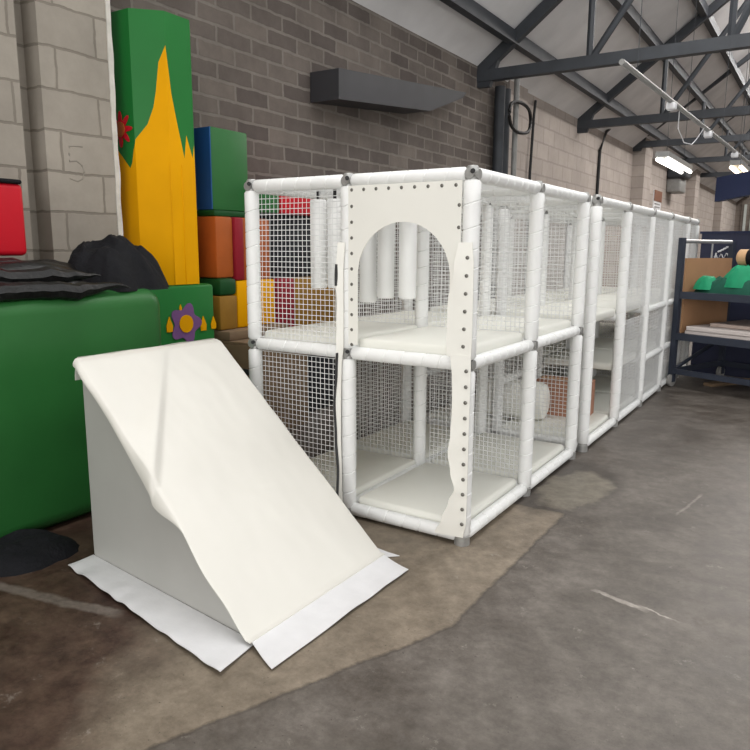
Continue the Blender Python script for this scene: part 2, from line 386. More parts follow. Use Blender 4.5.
# wall sign and fan unit
t = root('wall_notice', (WX, 20.9, 2.9), 'small brown and white notice on the pale wall', 'sign')
MB().box((WX, 20.4, 2.75), (WX + .03, 21.5, 3.45)).build('panel', M['white'], t, False)
MB().box((WX + .03, 20.4, 3.12), (WX + .05, 21.5, 3.45)).build('header', M['signb'], t, False)
for k in range(3): MB().box((WX + .03, 20.55, 3.02 - k * .09), (WX + .045, 21.3, 3.05 - k * .09)).build('text_line', M['pipe'], t, False)
t = root('fan_heater', (WX, 22.8, 3.7), 'grey wall heater with dark head under the first tube light', 'heater')
MB().rbox((WX, 22.3, 3.5), (WX + .45, 23.3, 3.95), .05).build('housing', M['pipe'], t)
MB().rbox((WX, 22.2, 3.95), (WX + .6, 23.2, 4.25), .08).build('head', M['beam'], t)

# tube lights
def tubelight(x, y0, y1, z, mt, label, top):
    t = root('tube_light', (x, (y0 + y1) / 2, z), label, 'ceiling light', 'tube lights hanging from the roof')
    MB().box((x - .085, y0, z + .03), (x + .085, y1, z + .1)).build('housing', M['pipe'], t, False)
    for dx in (-.065, .065): MB().cyl((x + dx, y0 + .04, z), (x + dx, y1 - .04, z), .024, 10).build('tube', mt, t)
    for y in (y0 + .3, y1 - .3): MB().cyl((x, y, z + .1), (x, y, top), .0035, 5).build('hanging_wire', M['beam'], t)
tubelight(-.5, 7.05, 9.0, 2.80, M['tube'], 'white twin tube light above the far end of play frames', roofz(-.5))
tubelight(.22, 8.75, 11.2, 2.82, M['tube2'], 'warm glowing tube light above the dark blue board', roofz(.22))
# conduit with small lamps
a = Vector((.13, 2.2, 2.93)); b = Vector((.52, 10.2, 2.80))
t = root('lighting_conduit', (.3, 6, 2.8), 'long slim pale conduit with small clips running below the roof', 'conduit')
MB().cyl(a, b, .022, 8).build('tube', M['pipe'], t)
for k in (.19, .40, .62, .85):
    c = a.lerp(b, k); MB().rbox(c + Vector((-.04, -.05, -.075)), c + Vector((.04, .05, -.01)), .015).build('clip', M['white'], t)
for k in (.05, .5, .95):
    c = a.lerp(b, k); MB().cyl(c, (c.x, c.y, roofz(c.x)), .003, 5).build('hanging_wire', M['beam'], t)
c = a.lerp(b, .24)
(MB().path([c + Vector((-.02, 0, -.01)), c + Vector((-.03, .05, -.16)), c + Vector((0, .25, -.27)), c + Vector((.03, .5, -.26)), c + Vector((.03, .75, -.18)), c + Vector((.06, 1.0, -.03))], .005, 5).build('drooping_wire', M['white'], t))

# far end: doorway, strips, dark cupboards
t = root('strip_curtain', (-2.4, 42.8, 0), 'pale plastic strips hanging in the far doorway', 'curtain')
for k, (x, w) in enumerate(((-2.86, .14), (-2.52, .12), (-2.24, .2), (-1.8, .2), (-1.3, .2), (-.8, .2))): MB().box((x, 42.82, 0), (x + w, 42.87, 4.2)).build('strip', M['strip'], t, False)
struct(MB().box((-3.0, 42.9, 0), (1.0, 43.0, 4.3)).build('door_1', M['farw'], smooth=False))
tag(MB().rbox((-2.28, 41.2, 0), (-.6, 42.2, 3.4), .05).build('tall_cupboard', M['navy2'], smooth=True), 'tall dark blue cupboard before the far strip curtain', 'cupboard')
# hanging dark blue board
t = root('hanging_board', (.7, 5.75, 2.3), 'dark blue board hanging from roof above the metal rack', 'board')
MB().add([(.36, 5.78, 2.14), (1.75, 5.18, 2.36), (1.79, 5.26, 2.36), (.40, 5.86, 2.14), (.36, 5.78, 2.41), (1.75, 5.18, 2.58), (1.79, 5.26, 2.58), (.40, 5.86, 2.41)],
         [(0, 3, 2, 1), (4, 5, 6, 7), (0, 1, 5, 4), (1, 2, 6, 5), (2, 3, 7, 6), (3, 0, 4, 7)]).build('panel', M['navy2'], t, False)
for (x, y) in ((.6, 5.72), (1.5, 5.33)): MB().cyl((x, y, 2.42), (x, y, roofz(x)), .0035, 5).build('hanging_wire', M['beam'], t)

# ------------------------------------------------------------------ play frames
def sleeve(p0, p1, r, sp=.115, gap=.05, n=12):
    p0 = Vector(p0); p1 = Vector(p1); L = (p1 - p0).length
    a, b = gap, L - gap
    pr = [(a, r * .8), (a + .012, r)]
    k = max(1, round((b - a) / sp)); st = (b - a) / k
    for i in range(1, k):
        c = a + i * st + rnd.uniform(-.012, .012)
        q = r * rnd.uniform(.996, 1.004)
        pr += [(c - .0048, q), (c - .001, r * .90), (c + .001, r * .90), (c + .0048, q)]
    pr += [(b - .012, r), (b, r * .8)]
    return MB().prof(p0, p1, pr, n, tilt=.014)
def net(parent, o, du, dv, lu, lv, step=.0315, r=.0021):
    """net panel in the plane spanned by unit vectors du,dv from corner o"""
    o = Vector(o); du = Vector(du); dv = Vector(dv); b = MB(); n = du.cross(dv)
    nu = max(2, round(lu / step)); nv = max(2, round(lv / step)); ph = rnd.uniform(0, 9)
    def w(p): return n * .012 * noise.noise((p.x * 2 + ph, p.y * 2, p.z * 2))
    for i in range(nu + 1):
        p = o + du * lu * i / nu
        b.path([p + dv * lv * k / 4 + w(p + dv * lv * k / 4) + n * .001 for k in range(5)], r, 4)
    for j in range(nv + 1):
        p = o + dv * lv * j / nv
        b.path([p + du * lu * k / 4 + w(p + du * lu * k / 4) for k in range(5)], r, 4)
    return b.build('net_panel', M['net'], parent, False)
X, Y, Z = Vector((1, 0, 0)), Vector((0, 1, 0)), Vector((0, 0, 1))
def clamp(parent, p, foot=False):
    p = Vector(p); b = MB()
    if foot: b.prof((p.x, p.y, 0), (p.x, p.y, .12), [(0, .043), (.05, .043), (.055, .036), (.12, .034)], 12)
    else:
        b.prof(p - Z * .045, p + Z * .042, [(0, .031), (.078, .031), (.087, .024)], 12)
        b.cyl(p - X * .04, p + X * .04, .026, 10); b.cyl(p - Y * .04, p + Y * .04, .026, 10)
    c = b.build('clamp', M['steel'], parent)
    if not foot:
        MB().cyl(p + Vector((.012, -.03, .01)), p + Vector((.024, -.05, .012)), .012, 8).build('plug', M['black'], c)
    return c
def pads(parent, x0, x1, y0, y1, z0, z1, name='deck_pad'):
    g = .035
    bm = MB().rbox((x0 + g, y0 + g, z0), (x1 - g, y1 - g, z1), .026, 3)
    return bm.build(name, M['pad'], parent)

def nd(x, y, z):
    return (-.79 if (abs(x + .752) < .01 and abs(y - .936) < .01) else x, y, z)
xs = [-1.472, -.752, 0.0]; ys = [0.0, .936, 1.918]; z1, z2, zf = .994, 1.955, .05
A = root('play_structure', (-.736, .96, 0), 'nearest white padded play frame with arched entrance and hanging rolls', 'play frame', 'white padded play frames')
for x in xs:
    for y in ys:
        front = (x, y) == (0.0, 0.0)
        pb = sleeve(nd(x, y, .02), nd(x, y, z1), .045, gap=.035); q = sleeve(nd(x, y, z1), nd(x, y, z2), .045, gap=.028)
        pb.add(q.v, q.f); pb.build('post', M['foam'], A)
        for z in (z1, z2): clamp(A, nd(x, y, z))
        clamp(A, nd(x, y, zf), True)
for y in ys:
    for i in range(2):
        for z in (zf, z1, z2): sleeve(nd(xs[i], y, z), nd(xs[i + 1], y, z), .038, gap=.032).build('rail', M['foam'], A)
for x in xs:
    for j in range(2):
        for z in (zf, z1, z2): sleeve(nd(x, ys[j], z), nd(x, ys[j + 1], z), .038, gap=.032).build('rail', M['foam'], A)
for i in range(2):
    for j in range(2):
        pads(A, xs[i], xs[i + 1], ys[j], ys[j + 1], .045, .115, 'floor_pad')
        pads(A, xs[i], xs[i + 1], ys[j], ys[j + 1], .995, 1.075, 'deck_pad')
def netx(par, x0, x1, y, za, zb): net(par, (x0 + .045, y, za + .045), X, Z, x1 - x0 - .09, zb - za - .09)
def nety(par, x, y0, y1, za, zb): net(par, (x, y0 + .045, za + .045), Y, Z, y1 - y0 - .09, zb - za - .09)
def nett(par, x0, x1, y0, y1, z): net(par, (x0 + .045, y0 + .045, z), X, Y, x1 - x0 - .09, y1 - y0 - .09)
for (za, zb) in ((zf, z1), (z1, z2)):
    netx(A, xs[0], xs[1], ys[0], za, zb)
    for i in range(2): netx(A, xs[i], xs[i + 1], ys[1], za, zb); netx(A, xs[i], xs[i + 1], ys[2], za, zb)
    nety(A, xs[0], ys[1], ys[2], za, zb)
for i in range(2):
    for j in range(2): nett(A, xs[i], xs[i + 1], ys[j], ys[j + 1], z2)

# arched entrance panel
xl, xr, zb_, zt = -.722, -.035, 1.05, 1.925
cx, rr, zsp = -.375, .285, 1.442
arc = [(cx - rr, zb_)] + [(cx - rr * cos(a), zsp + rr * sin(a)) for a in [pi * k / 24 for k in range(25)]] + [(cx + rr, zb_)]
yf = -.046
ap = MB()
n = len(arc); outer = []
for k, (x, z) in enumerate(arc):
    if k == 0: outer.append((xl, zb_))
    elif k == n - 1: outer.append((xr, zb_))
    else:
        a = pi * (k - 1) / 24; dx, dz = -cos(a), sin(a)
        tx = ((xr - cx) / dx if dx > 1e-6 else (xl - cx) / dx if dx < -1e-6 else 1e9); tz = (zt - zsp) / dz if dz > 1e-6 else 1e9
        tt = min(tx, tz); outer.append((cx + dx * tt, zsp + dz * tt))
vs = []; fs = []
for (x, z), (ox, oz) in zip(arc, outer): vs += [(x, yf, z), (ox, yf, oz), (x, yf + .004, z), (ox, yf + .004, oz)]
for k in range(n - 1):
    a = 4 * k; b = a + 4
    fs += [(a, a + 1, b + 1, b), (a + 2, b + 2, b + 3, a + 3), (a, b, b + 2, a + 2), (a + 1, a + 3, b + 3, b + 1)]
# corner fills
for (cxx, side) in ((xl, 0), (xr, 1)):
    ks = [k for k in range(n - 1) if (abs(outer[k][0] - cxx) < 1e-6) != (abs(outer[k + 1][0] - cxx) < 1e-6) and outer[k][1] > 1.5]
    for k in ks:
        o_ = len(vs); vs += [(cxx, yf, zt), (cxx, yf + .004, zt)]
        fs += [(4 * k + 1, o_, 4 * k + 5), (4 * k + 3, 4 * k + 7, o_ + 1)]
ap.add(vs, fs)
arch = ap.build('arch_panel', M['vinyl'], A, False)
rv = MB().prof((0, 0, 0), (0, -.006, 0), [(0, .0105), (.004, .0095), (.006, .006)], 10)
rvm = None
def rivet(x, y, z, par):
    global rvm
    if rvm is None:
        o = rv.build('rivet', M['rivet'], None); o.parent = par; rvm = o
        off = Vector((0, 0, 0)); p = par
        while p is not None: off += p.location; p = p.parent
    else:
        o = rvm.copy(); COL.objects.link(o); o.parent = par
        off = Vector((0, 0, 0)); p = par
        while p is not None: off += p.location; p = p.parent
    o.location = Vector((x, y, z - .0105)) - off
for k in range(9): rivet(xl + .022 + k * .079, yf, zt - .022, arch)
for k in range(10): rivet(xl + .022, yf, zt - .11 - k * .085, arch)
for k in range(2): rivet(xr - .012, yf, zt - .12 - k * .11, arch)

# loose flap down the front corner post
def strip(prof_, y0, wav, nv, nu=6):
    """prof_: list (z, xl, xr) top to bottom"""
    def ev(z):
        for i in range(len(prof_) - 1):
            a, b = prof_[i], prof_[i + 1]
            if b[0] <= z <= a[0]:
                t = (a[0] - z) / (a[0] - b[0]); t = t * t * (3 - 2 * t)
                return a[1] + (b[1] - a[1]) * t, a[2] + (b[2] - a[2]) * t
        return prof_[-1][1:]
    zt_, zb2 = prof_[0][0], prof_[-1][0]
    def fn(u, v):
        z = zt_ + (zb2 - zt_) * v; l, r = ev(z); x = l + (r - l) * u
        return Vector((x, y0 - .012 * (1 - u) - wav * (noise.noise((x * 9, z * 6, 4)) * .5 + .5) * (1.2 - u), z))
    return MB().grid(fn, nu, nv, (0, .004, 0))
f1 = strip([(1.62, -.035, .035), (1.5, -.055, .045), (1.3, -.088, .047), (1.12, -.09, .047), (1.04, -.08, .045)], -.054, .010, 30).build('corner_flap', M['vinyl'], A)
for k in range(6): rivet(.012 - .002 * k, -.062, 1.545 - k * .09, f1)
f2 = strip([(1.05, -.06, .045), (.93, -.05, .046), (.8, -.047, .046), (.62, -.05, .046), (.52, -.062, .046), (.42, -.045, .046), (.33, -.02, .046), (.25, -.055, .046), (.15, -.09, .046), (.06, -.13, .03)], -.054, .016, 60).build('corner_flap', M['vinyl'], A)
for k in range(11): rivet(.026, -.068, .97 - k * .083, f2)
# loose seam strip on the middle front post
f3 = strip([(1.62, -.772, -.74), (1.45, -.79, -.75), (1.3, -.78, -.75), (1.05, -.785, -.75), (.9, -.79, -.765), (.7, -.81, -.77), (.5, -.80, -.77), (.3, -.785, -.765), (.06, -.79, -.76)], -.055, .02, 60).build('seam_strip', M['vinyl'], A)
f3b = strip([(1.0, -.775, -.7725), (.9, -.7795, -.7765), (.7, -.7955, -.7925), (.5, -.7855, -.7825), (.3, -.7715, -.7685), (.06, -.7795, -.7765)], -.078, .012, 60, 2).build('zip', M['zip'], f3)
f3c = strip([(1.5, -.778, -.776), (1.44, -.779, -.774), (1.38, -.779, -.777)], -.078, .012, 10, 2).build('zip', M['zip'], f3)

# hanging rolls
for k, (x, y, zb2, r, lab) in enumerate(((-1.319, .47, 1.325, .055, 'white hanging vinyl roll, first from the netted left corner'),
        (-1.185, .47, 1.33, .052, 'white hanging vinyl roll, second from the netted left corner'),
        (-.927, .47, 1.249, .055, 'white hanging vinyl roll at the left edge of the arch'),
        (-.795, .47, 1.28, .055, 'white hanging vinyl roll, second from the left inside the arch'),
        (-.638, .47, 1.285, .056, 'white hanging vinyl roll in the middle of the arch'))):
    t = root('hanging_roll', (x, y, zb2), lab, 'hanging roll', 'white rolls hanging in the upper play frame')
    MB().prof((x, y, zb2), (x, y, 1.90), [(0, r * .9), (.01, r), (1.90 - zb2 - .01, r), (1.90 - zb2, r * .9)], 16).build('roll', M['foam'], t)
    MB().cyl((x, y, 1.90), (x, y, 1.965), .012, 8).build('strap', M['black'], t)
# white roll lying on the lower pads
t = MB(); t.prof((-1.0, 2.46, .285), (-.40, 2.52, .285), [(0, .11), (.02, .15), (.06, .165), (.54, .165), (.58, .15), (.60, .11)], 20)
tag(t.build('bolster', M['vinyl']), 'fat white vinyl bolster lying left of the cardboard box', 'bolster')

# second unit
bx = [-1.45, -.72, .022]; by = [2.164, 3.134, 4.124, 5.09, 6.2, 6.9]; zm = .483
Bq = root('play_structure', (-.7, 4.5, 0), 'long white padded play frame behind, with half-height decks', 'play frame', 'white padded play frames')
for x in bx:
    for y in by:
        pb = sleeve((x, y, .02), (x, y, z2), .046 if y < 4 else .042, gap=.045, sp=.12); pb.build('post', M['foam'], Bq)
        clamp(Bq, (x, y, z2)); clamp(Bq, (x, y, zf), True)
for j, y in enumerate(by):
    for i in range(2):
        for z in ((zf, z1, z2) if j < 2 else (zf, zm, z1, z2)): sleeve((bx[i], y, z), (bx[i + 1], y, z), .036, gap=.032).build('rail', M['foam'], Bq)
for i, x in enumerate(bx):
    for j in range(5):
        zz = (zf, z2) if (i == 2 and j < 2) else (zf, zm, z1, z2)
        for z in zz: sleeve((x, by[j], z), (x, by[j + 1], z), .036, gap=.032).build('rail', M['foam'], Bq)
for i in range(2):
    for j in range(5):
        pads(Bq, bx[i], bx[i + 1], by[j], by[j + 1], .045, .115, 'floor_pad')
        if j: pads(Bq, bx[i], bx[i + 1], by[j], by[j + 1], .5, .57, 'deck_pad')
        pads(Bq, bx[i], bx[i + 1], by[j], by[j + 1], 1.0, 1.08, 'deck_pad')
        nett(Bq, bx[i], bx[i + 1], by[j], by[j + 1], z2)
for j in range(5):
    for (za, zb) in ((zf, z1), (z1, z2)):
        nety(Bq, bx[0], by[j], by[j + 1], za, zb)
        if j: nety(Bq, bx[2], by[j], by[j + 1], za, zb)
for y in (3.134, 5.09, 6.9):
    for i in range(2):
        if y == 3.134 and i == 1: continue
        for (za, zb) in ((zf, z1), (z1, z2)): netx(Bq, bx[i], bx[i + 1], y, za, zb)
# cardboard box inside
t = root('cardboard_box', (-.4, 2.85, .115), 'brown cardboard box on the lower pads behind the nearest frame', 'box')
MB().rbox((-.60, 2.74, .116), (-.13, 3.04, .43), .004, 1, rot=R(4)).build('carton', M['card2'], t, False)
MB().box((-.60, 2.88, .43), (-.13, 2.92, .432), rot=R(4)).build('tape', M['tan'], t, False)

# ------------------------------------------------------------------ ramp
Aq, Bp, Cp, Dp = Vector((-1.54, -1.21, 0)), Vector((-.26, -1.37, 0)), Vector((-.25, -.41, 0)), Vector((-1.53, -.29, 0))
def rb(s, t):   # s 0 top .. 1 foot, t 0 near side .. 1 far side
    return Aq.lerp(Bp, s).lerp(Dp.lerp(Cp, s), t)
RT = 1.055
ramp = root('soft_play_ramp', (-.9, -.83, 0), 'white vinyl wedge ramp standing on its floor flaps in front of the green block', 'ramp')
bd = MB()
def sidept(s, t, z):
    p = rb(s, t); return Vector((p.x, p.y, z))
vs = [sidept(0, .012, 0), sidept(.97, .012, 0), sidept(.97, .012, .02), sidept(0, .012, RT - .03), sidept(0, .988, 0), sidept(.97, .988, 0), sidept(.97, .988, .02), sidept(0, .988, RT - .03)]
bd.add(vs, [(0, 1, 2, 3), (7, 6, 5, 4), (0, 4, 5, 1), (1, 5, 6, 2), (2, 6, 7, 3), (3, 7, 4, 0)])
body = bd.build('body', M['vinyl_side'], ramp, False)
bpy.context.view_layer.update()
bv = body.modifiers.new('b', 'BEVEL'); bv.width = .012; bv.segments = 2
def cover(u, v):
    # u across (0 near .. 1 far) with skirts, v along slope
    s = v
    hang_l = max(.004, .032 + .012 * noise.noise((s * 6, 2, 0)) + .055 * math.exp(-((s - .46) / .11) ** 2) - .034 * min(1, max(0, (s - .55) / .12)))
    hang_r = .035
    uu = u * 1.16 - .08
    p = rb(s, min(1, max(0, uu)))
    z = RT * (1 - s) + .012
    z += .012 * sin(pi * min(1, max(0, uu))) * sin(pi * s)
    # crease running from the top edge to the near edge
    t_ = min(1, max(0, uu))
    c0 = Vector((0, .60)); c1 = Vector((.47, .02)); d = (c1 - c0); L_ = d.length; d.normalize(); q = Vector((s, t_)) - c0
    al = q.dot(d) / L_; dd = q.x * d.y - q.y * d.x
    if -.05 < al < 1.1:
        w = min(1, max(0, al * 1.6)); z += w * (.034 * math.exp(-(max(dd, 0) / .07) ** 2) if dd > 0 else .034 * math.exp(-(dd / .006) ** 2))
    z += .006 * noise.noise((s * 5, t_ * 4, 9)) + .003 * noise.noise((s * 13, t_ * 11, 2))
    z += -.006 * math.exp(-((s - .62 - .1 * (t_ - .5)) / .02) ** 2) * math.exp(-((t_ - .55) / .13) ** 2)
    side = rb(s, 1) - rb(s, 0); side.normalize()
    if uu < 0:
        k = -uu / .08; p = rb(s, 0) - side * (.012 + .02 * sin(k * pi * .5) * (1 + noise.noise((s * 7, 0, 3)))); z -= hang_l * k ** 1.2
    elif uu > 1:
        k = (uu - 1) / .08; p = rb(s, 1) + side * .012; z -= hang_r * k
    if s < .03: z -= .02 * (1 - s / .03)
    return Vector((p.x, p.y, max(z, .030)))
MB().grid(cover, 110, 90, (0, 0, -.004)).build('slope_cover', M['vinyl_ramp'], ramp, ang=60)
def tab(u, v):   # top edge roll, hanging down the back
    p = rb(0, v); k = u
    return Vector((p.x - .008 - .03 * sin(k * pi * .5), p.y, RT - .005 - .12 * k + .006 * noise.noise((v * 5, 1, 1))))
MB().grid(tab, 5, 20, (.004, 0, 0)).build('top_flap', M['vinyl_ramp'], ramp)
def flap(fn, name): MB().grid(fn, 70, 8, (0, 0, -.003)).build(name, M['vinyl_flap'], ramp)
def wr(p, a=.006, f=7): return max(0, a * (noise.noise((p.x * f, p.y * f, 5)) + .4))
def fl_side(u, v):
    a = Vector((-1.54, -1.20, 0)).lerp(Vector((-.27, -1.36, 0)), u); b = Vector((-1.52, -1.36, 0)).lerp(Vector((-.23, -1.60, 0)), u)
    p = a.lerp(b, v); p.z = .008 + .008 * v * (1 + sin(u * 46 + 3 * noise.noise((u * 5, 1, 0)))) * max(0, .5 + noise.noise((u * 4, 7, 0))) + wr(p, .012, 6) * v; return p
flap(fl_side, 'floor_flap')
def fl_front(u, v):
    a = Vector((-.275, -1.385, 0)).lerp(Vector((-.265, -.40, 0)), u); b = Vector((-.09, -1.47, 0)).lerp(Vector((-.075, -.455, 0)), u)
    p = a.lerp(b, v); p.z = .010 + .02 * (1 - v) ** 2 + wr(p, .008, 6) * v; return p
flap(fl_front, 'floor_flap')
def fl_far(u, v):
    a = Vector((-1.5, -.30, 0)).lerp(Vector((-.27, -.405, 0)), u); b = Vector((-1.5, -.26, 0)).lerp(Vector((-.20, -.33, 0)), u)
    p = a.lerp(b, v); p.z = .006 + wr(p, .008, 8) * v; return p
flap(fl_far, 'floor_flap')

# ------------------------------------------------------------------ left clutter
g = MB().rbox((-2.78, -2.9, 0), (-2.0, -.24, 1.335), .11, 5)
tag(g.build('soft_block', M['green'], ang=60), 'huge rounded dark green soft block behind the white ramp', 'soft block')

def heap(name, c, rx, ry, h, m, seed, rot=0., fs=5., n=44, flat=.5, ridge=.45, parent=None, base=0.):
    """crumpled fabric heap, base closed"""
    cx_, cy_, z0 = c; b = MB(); vs = []; fs_ = []; rings = n // 2; seg = n
    cr, sr = cos(rot), sin(rot)
    for i in range(rings + 1):
        rr_ = i / rings
        for k in range(seg):
            a = 2 * pi * k / seg
            wob = 1 + .18 * noise.noise((cos(a) * 1.7 + seed, sin(a) * 1.7, seed)) + .08 * noise.noise((cos(a) * 5 + seed, sin(a) * 5, 2))
            x, y = cos(a) * rr_ * rx * wob, sin(a) * rr_ * ry * wob
            pz = (1 - rr_ ** (2 + 4 * flat))
            rd = 1 - abs(noise.noise((x * fs + seed, y * fs, seed * 2))) * 2
            rd2 = 1 - abs(noise.noise((x * fs * 2.3 + seed, y * fs * 2.3, seed))) * 2
            wv = 1.1 * noise.noise((x * 4 + seed, y * 4, 3)) + .4 * noise.noise((x * 11 + seed, y * 11, 8))
            fo = 1 - abs(sin((x * .55 + y * .85) * fs * 2.2 + 4.5 * wv + seed)); fo2 = 1 - abs(sin((x * .9 - y * .35) * fs * 4.1 + 6 * wv))
            z = h * pz * (1 - ridge + ridge * (.45 * rd + .15 * rd2 + .3 * fo + .14 * fo2)) + base
            if i == rings: z = 0
            vs.append((cx_ + x * cr - y * sr, cy_ + x * sr + y * cr, z0 + max(0, z)))
    for i in range(rings):
        for k in range(seg):
            k2 = (k + 1) % seg; fs_.append((i * seg + k, i * seg + k2, (i + 1) * seg + k2, (i + 1) * seg + k))
    fs_.append(tuple(rings * seg + k for k in range(seg)))
    return b.add(vs, fs_).build(name, m, parent, ang=75)
fc = tag(heap('folded_cloth', (-2.39, -1.55, 1.335), .34, 1.12, .19, M['clothg'], 3.1, rot=.0, fs=4, flat=2.2, ridge=.22, n=60), 'flat pile of shiny black sheeting along top of green block', 'cloth')
for k, (x, z, r, y1) in enumerate(((-2.03, 1.35, .05, -.50), (-2.12, 1.425, .05, -.62), (-2.22, 1.47, .05, -.78))):
    pts = [(x + .05 * noise.noise((y * 3, k, 1)), y, z + .03 * noise.noise((y * 4, k, 5)) + .012 * noise.noise((y * 13, k, 5))) for y in [-2.6 + (y1 + 2.6) * i / 40 for i in range(41)]]
    MB().path(pts, r, 8, taper=7).build('rolled_edge', M['clothg'], fc)
tag(heap('crumpled_cloth', (-2.34, -.37, 1.32), .30, .37, .38, M['cloth'], 8.4, rot=.1, fs=3.2, flat=.3, ridge=.42, n=80), 'crumpled black cloth heap at the end of green block', 'cloth')
rp = root('padded_cushion', (-2.5, -1.3, 1.45), 'red padded cushion with dark lid on the black sheeting', 'cushion')
MB().rbox((-2.72, -1.75, 1.535), (-2.32, -.945, 1.935), .03, 3).build('cushion', M['red'], rp)
MB().rbox((-2.74, -1.77, 1.93), (-2.31, -.955, 1.955), .015, 2).build('lid', M['cloth'], rp)
tag(heap('floor_cloth', (-1.95, -1.5, 0.0), .26, .40, .1, M['cloth'], 5.7, rot=-.6, fs=5, flat=.9, ridge=.4), 'black cloth dropped on the floor at foot of green block', 'cloth')

# yellow column with green petals
colr = root('soft_column', (-3.0, .56, 1.305), 'tall yellow octagonal soft column with green leaf top', 'soft column')
cxy = Vector((-2.936, .528)); cr_ = .318
vd = math.atan2(cxy.y + 3.306, cxy.x - 1.539) + pi
va = [vd + R(-71 + 45 * k) for k in range(8)]   # vertices
pv = [cxy + Vector((cos(a), sin(a))) * cr_ for a in va]
def P2(k, t): return pv[k % 8].lerp(pv[(k + 1) % 8], t)
TOP = 3.25
bounds = {0: [(0, 2.33), (.2, 2.30), (.4, 2.25), (.74, 2.16), (.84, 2.20), (.93, 2.29), (1, 2.33)],
          1: [(0, 2.33), (.02, 2.36), (.39, 2.47), (.58, 2.59), (.67, 2.70), (.78, 2.9), (1, 3.02)],
          2: [(0, 3.02), (.08, 2.86), (.15, 2.70), (.31, 2.52), (.58, 2.25), (.69, 2.42), (.92, 2.26), (1, 2.36)],
          3: [(0, 2.36), (.3, 2.25), (.6, 2.15), (1, 2.33)]}
yb, gb = MB(), MB()
for k in range(8):
    bl = bounds.get(k, [(0, 2.33), (.5, 2.15), (1, 2.33)])
    for (ta, za), (tb, zb) in zip(bl[:-1], bl[1:]):
        a = P2(k, ta); b = P2(k, tb)
        yb.add([(a.x, a.y, 1.305), (b.x, b.y, 1.305), (b.x, b.y, zb), (a.x, a.y, za)], [(0, 1, 2, 3)])
        gb.add([(a.x, a.y, za), (b.x, b.y, zb), (b.x, b.y, TOP), (a.x, a.y, TOP)], [(0, 1, 2, 3)])
yb.add([(p.x, p.y, 1.305) for p in pv], [tuple(range(8))])
gb.add([(p.x, p.y, TOP) for p in pv], [tuple(range(8))])
yb.build('column_body', M['yellow'], colr, False)
gb.build('leaf_cover', M['green2'], colr, False)
# seams on the column
for k, t in ((1, .995), (2, .45)):
    p = P2(k, t); MB().cyl((p.x, p.y, 1.31), (p.x, p.y, 2.2), .006, 6).build('seam', M['yellow'], colr)
def flower(par, c, nrm, up, r, mp, mc, name='flower', npet=8, rad=(.72, .28)):
    c = Vector(c); nrm = Vector(nrm).normalized(); up = Vector(up); rt = up.cross(nrm).normalized()
    b = MB(); pts = []
    for k in range(npet * 8):
        a = 2 * pi * k / (npet * 8); q = r * (rad[0] + rad[1] * cos(npet * a)); pts.append(c + rt * cos(a) * q + up * sin(a) * q)
    n_ = len(pts); b.add(pts + [p + nrm * .006 for p in pts], [tuple(range(n_)), tuple(range(n_, 2 * n_))] + [(i, (i + 1) % n_, n_ + (i + 1) % n_, n_ + i) for i in range(n_)])
    f = b.build(name, mp, par, False)
    MB().cyl(c + nrm * .006, c + nrm * .012, r * .42, 16).build('flower_centre', mc, f, False)
n0 = ((pv[0] + pv[1]) / 2 - cxy).normalized()
p0 = P2(0, .4); flower(colr, (p0.x, p0.y, 2.44), (n0.x, n0.y, 0), (0, 0, 1), .13, M['red'], M['orange'])

gbx = root('soft_block', (-2.9, .6, 0), 'green soft block with purple flower under the yellow column', 'soft block')
MB().rbox((-3.28, .12, 0), (-2.62, .79, 1.303), .03, 2).build('block', M['green2'], gbx)
fx = -2.618
flower(gbx, (fx, .473, 1.005), (1, 0, 0), (0, 0, 1), .165, M['purple'], M['yellow'], npet=5, rad=(.84, .16))
for (y, z, h) in ((.31, 1.0, .09), (.655, .98, .09), (.765, .98, .08), (.425, 1.13, .035)):
    MB().prism([(y - h * .3, z - h * .5), (y + h * .3, z - h * .5), (y + h * .35, z), (y, z + h * .8), (y - h * .35, z)], 'x', fx, fx + .006).build('petal', M['yellow'], gbx, False)

# stack of coloured blocks further along the wall
def block(a, b, m, label, name='soft_block', r=.02, rot=0):
    return tag(MB().rbox(a, b, r, 2, rot).build(name, M[m]), label, 'soft block', 'coloured soft blocks stacked by the brick wall')
t = root('soft_block', (-3, 1.15, 1.9), 'blue and green soft block on top of the stack beside yellow column', 'soft block', 'coloured soft blocks stacked by the brick wall')
MB().rbox((-3.22, .985, 1.895), (-2.8, 1.42, 2.56), .015, 2).build('block', M['green3'], t)
MB().box((-3.215, .978, 1.9), (-2.805, .99, 2.555)).build('side_panel', M['blue'], t, False)
block((-3.24, .96, 1.845), (-2.76, 1.46, 1.893), 'dgreen', 'thin dark green mat under the blue and green block', r=.01)
block((-3.2, .95, 1.335), (-2.74, 1.15, 1.843), 'orange', 'dull orange soft block left of the dark red strip block')
block((-3.2, 1.155, 1.31), (-2.72, 1.265, 1.843), 'maroon', 'narrow dark red soft block between two orange blocks')
block((-3.2, 1.27, 1.31), (-2.74, 1.62, 1.843), 'orange', 'orange soft block seen through the upper left net')
block((-3.2, .94, 1.19), (-2.7, 1.14, 1.333), 'dgreen', 'small dark green soft block under the dull orange one', r=.03)
block((-3.2, 1.16, .90), (-2.72, 1.66, 1.308), 'yellow', 'yellow soft block right of the purple flower block')
block((-3.2, .93, .90), (-2.7, 1.14, 1.188), 'olive', 'tan soft block beside the purple flower block')
tag(MB().rbox((-3.24, .93, .82), (-2.6, 1.7, .898), .01, 2).build('wooden_slab', M['wood']), 'long brown wooden slab under the yellow and tan blocks', 'slab')
block((-3.2, 1.5, 1.895), (-2.7, 1.72, 2.16), 'green3', 'small green soft block behind the net top corner')
block((-3.2, 1.73, 1.895), (-2.7, 2.42, 2.12), 'red', 'long red soft block behind the net top edge')
